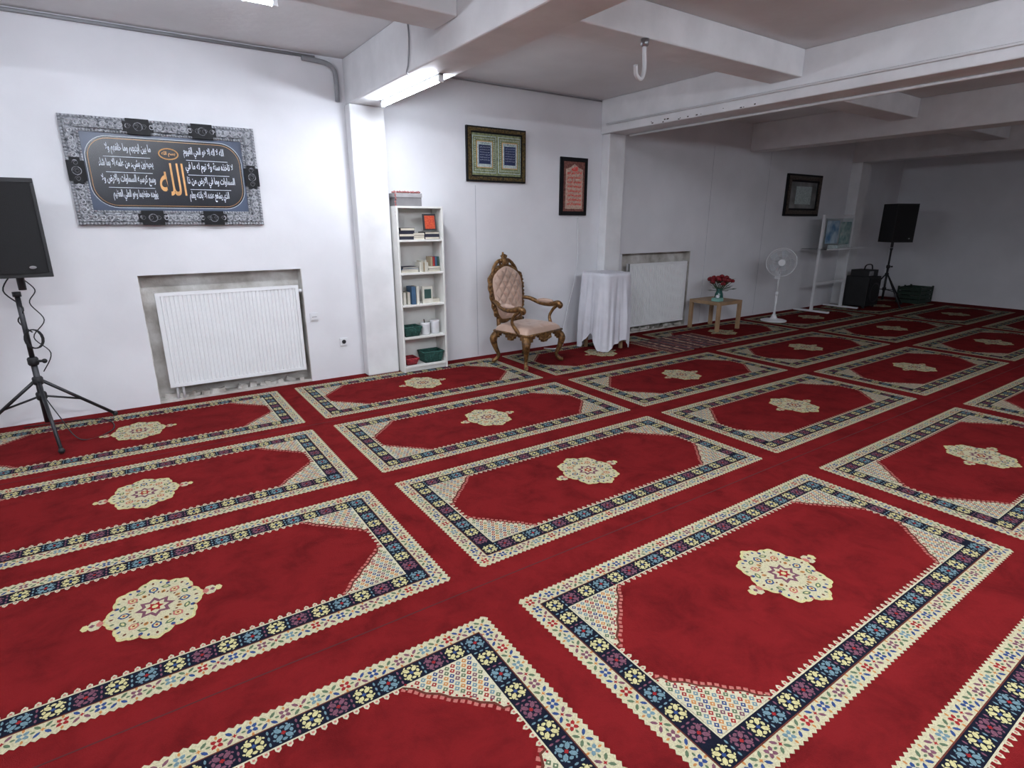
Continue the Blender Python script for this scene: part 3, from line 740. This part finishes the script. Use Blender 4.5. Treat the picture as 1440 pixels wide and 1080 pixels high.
b.tube(smooth_path([(-.72,5.56,1.24),(-.78,5.44,1.12),(-.68,5.34,1.00),(-.73,5.38,.90),(-.66,5.33,.82)],6),.005,M_black,5)
b.tube(smooth_path([(-.70,5.56,1.22),(-.60,5.42,1.12),(-.64,5.36,1.03),(-.58,5.36,.90),(-.66,5.34,.78),(-.58,5.30,.66),(-.65,5.33,.52)],6),.004,M_black,5)
for k in range(3): b.tube([( -.665+.05*math.cos(t)+.006*k,5.325,.77+.07*math.sin(t)) for t in [q*pi/8 for q in range(16)]],.004,M_black,5,closed=True)
b.tube(smooth_path([(-.70,5.32,.40),(-.62,5.25,.20),(-.50,5.10,.014),(-.30,5.25,.012),(-.40,5.60,.012),(-.9,5.70,.012)],6),.004,M_black,5)
b.done('speaker_stand')
speaker((-.66,5.36,1.225),0)
b=stand((12.30,5.10),1.22,[(12.12,4.70),(12.72,4.92),(12.45,5.56)],.60); b.done('speaker_stand')
speaker((12.30,5.10,1.225),math.radians(-25),w=.46,h=.70,d=.40)
b=B()
b.box(11.50,11.98,5.05,5.50,.05,.60,M_black); b.box(11.53,11.95,5.03,5.05,.08,.57,M_grille)
for x in (11.55,11.93):
    for y in (5.1,5.44): b.tube([(x,y,.007),(x,y,.05)],.025,M_steel,10)
b.tube([(11.74,5.029,.30),(11.74,5.02,.30)],.19,M_steel,28); b.tube([(11.74,5.025,.30),(11.74,5.015,.30)],.16,M_grille,28)
b.done('floor_loudspeaker',bevel=.008)
b=B(); b.box(11.55,11.93,5.10,5.42,.602,.72,M_black); b.box(11.58,11.72,5.085,5.1,.62,.70,M_chrome)
b.tube(smooth_path([(11.58,5.2,.725),(11.62,5.2,.80),(11.74,5.2,.82),(11.86,5.2,.80),(11.90,5.2,.725)],4),.012,M_steel,6); b.done('amplifier')
b=B(); mg=mat('green_crate',(24,46,36),.6)
gx,gy=13.35,4.95
b.box(gx-.3,gx+.3,gy-.2,gy+.2,.008,.02,mg)
for s in(-1,1):
    for k in range(4): b.box(gx-.3,gx+.3,gy+s*.2-.01,gy+s*.2+.01,.02+.08*k,.08+.08*k,mg); b.box(gx+s*.3-.01,gx+s*.3+.01,gy-.2,gy+.2,.02+.08*k,.08+.08*k,mg)
    for q in (-1,0,1): b.box(gx+q*.28-.015,gx+q*.28+.015,gy+s*.2-.013,gy+s*.2+.013,.008,.34,mg)
b.done('plastic_crate')

# ---------------------------------------------------------------- glass lectern / display stand
b=B(); px0,px1,py=10.35,11.40,5.45
for x in (px0,px1):
    b.box(x-.025,x+.025,py-.02,py+.02,.03,1.72,M_plast)
    b.box(x-.035,x+.035,py-.32,py+.32,.008,.035,M_plast)
b.box(px0,px1,py-.015,py+.015,.50,.54,M_plast); b.box(px0,px1,py-.015,py+.015,1.68,1.72,M_plast)
b.box(px0-.25,px1+.1,py-.25,py+.2,1.13,1.142,M_glass); b.box(px0-.25,px1+.1,py-.255,py-.25,1.125,1.147,M_plast)
b.box(px0+.05,px1-.05,py-.01,py-.004,1.15,1.66,M_glass)
b.box(px0+.10,px0+.52,py-.016,py-.011,1.22,1.62,mat('blue_poster',(70,120,160),.5,vscale=6,c2=(180,200,210)))
b.box(px0+.58,px0+.95,py-.016,py-.011,1.20,1.60,mat('green_poster',(170,190,185),.5,vscale=9,c2=(100,140,140)))
b.box(px0+.15,px0+.5,py-.22,py-.05,1.142,1.20,M_page)
b.done('display_stand')

# ---------------------------------------------------------------- small kilim by radiator
b=B(); kx0,kx1,ky0,ky1=5.55,6.75,4.58,5.30
cs=[(78,26,30),(126,92,78),(54,30,38),(160,130,110),(70,22,26),(110,56,54),(60,54,66)]
ms=[mat('kilim_stripe_%d'%i,c,.95,var=.25,vscale=40,bump=.4,bscale=150) for i,c in enumerate(cs)]
n=26
for k in range(n):
    a=kx0+(kx1-kx0)*k/n; c=kx0+(kx1-kx0)*(k+1)/n; b.box(a,c,ky0,ky1,.0075,.014,ms[[0,1,2,0,3,2,4,5,6][k%9]])
for k in range(11):
    x=kx0+.1+.1*k
    for q in range(6): 
        y=ky0+.08+.11*q; b.quad([(x-.03,y,.0145),(x,y-.03,.0145),(x+.03,y,.0145),(x,y+.03,.0145)],ms[(k+q)%7])
for k in range(24):
    y=ky0+.01+(ky1-ky0-.02)*k/23
    for x,s in ((kx0,-1),(kx1,1)): b.tube([(x,y,.011),(x+s*.05,y,.010)],.003,ms[3],4)
b.done('small_kilim_rug')
b=B(); b.tube(smooth_path([(4.35,5.70,.010),(4.45,5.60,.010),(4.60,5.66,.010),(4.70,5.74,.010),(4.75,5.78,.30),(4.95,5.80,1.0),(4.95,5.805,1.66)],6),.005,M_plast,5); b.done('power_cable')

# ---------------------------------------------------------------- fluorescent lamps (emitting tubes: two in view, the others added unseen as fill)
def lamp(x,y,z,ax,L=1.2,power=60):
    b=B(); rt=.019; power*=1.18
    E=emis('fluorescent_glow',(236,243,255),power/(pi*2*pi*rt*(L-.06)))
    d=Vector((1,0,0)) if ax=='x' else Vector((0,1,0)); c=Vector((x,y,z)); s=Vector((0,1,0)) if ax=='x' else Vector((1,0,0))
    h=L/2
    def bx(a0,a1,s0,s1,z0,z1,m):
        P=[c+d*a0+s*s0,c+d*a1+s*s1]
        b.box(min(P[0].x,P[1].x),max(P[0].x,P[1].x),min(P[0].y,P[1].y),max(P[0].y,P[1].y),z+z0,z+z1,m)
    bx(-h,h,-.016,.016,-.014,-.001,M_batten)
    bx(-h,-h+.03,-.018,.018,-.058,-.014,M_plast); bx(h-.03,h,-.018,.018,-.058,-.014,M_plast)
    b.tube([c-d*(h-.03)+Vector((0,0,-.036)),c+d*(h-.03)+Vector((0,0,-.036))],rt,E,12)
    b.done('fluorescent_or_fill_lamp')
    li=bpy.data.lights.new('tube_or_fill_light','AREA'); li.shape='RECTANGLE'; li.size=L-.1; li.size_y=.02; li.energy=power*.35; li.color=(.92,.955,1.0)
    o=bpy.data.objects.new('tube_or_fill_light',li); bpy.context.collection.objects.link(o); o.location=(x,y,z-.0565)
    if ax=='y': o.rotation_euler[2]=pi/2
lamp(2.19,4.80,BZ,'y',power=37)
lamp(.35,3.835,AZ,'x',power=47)
lamp(2.15,.6,BZ,'y',power=85)  # unseen fill tube, added to brighten the near carpet
lamp(-.8,0.8,H,'x',power=85)  # fill tube added out of view for the near left
lamp(-2.2,3.72,AZ,'x',power=30)  # added fill, out of view at the left
lamp(3.9,-1.2,H,'x',power=102)  # added fill, out of view at the right
lamp(0,-2.5,H,'x',power=60)  # added fill behind the camera
lamp(7.1,0.2,H,'x',power=28)  # weak fill added out of view, lifts the dim third bay
lamp(10.4,-.8,H,'x',power=18)  # weak fill added out of view, lifts the dim far end

w=bpy.data.worlds.new('world'); scene.world=w; w.use_nodes=True
w.node_tree.nodes['Background'].inputs[0].default_value=(.6,.65,.75,1); w.node_tree.nodes['Background'].inputs[1].default_value=.1

cam=bpy.data.cameras.new('camera'); co=bpy.data.objects.new('camera',cam); bpy.context.collection.objects.link(co)
cam.sensor_width=36; cam.lens=785/1440*36; cam.clip_start=.05
co.location=(0,0,1.6); co.rotation_euler=(math.radians(90-16.2),0,math.radians(-34))
scene.camera=co
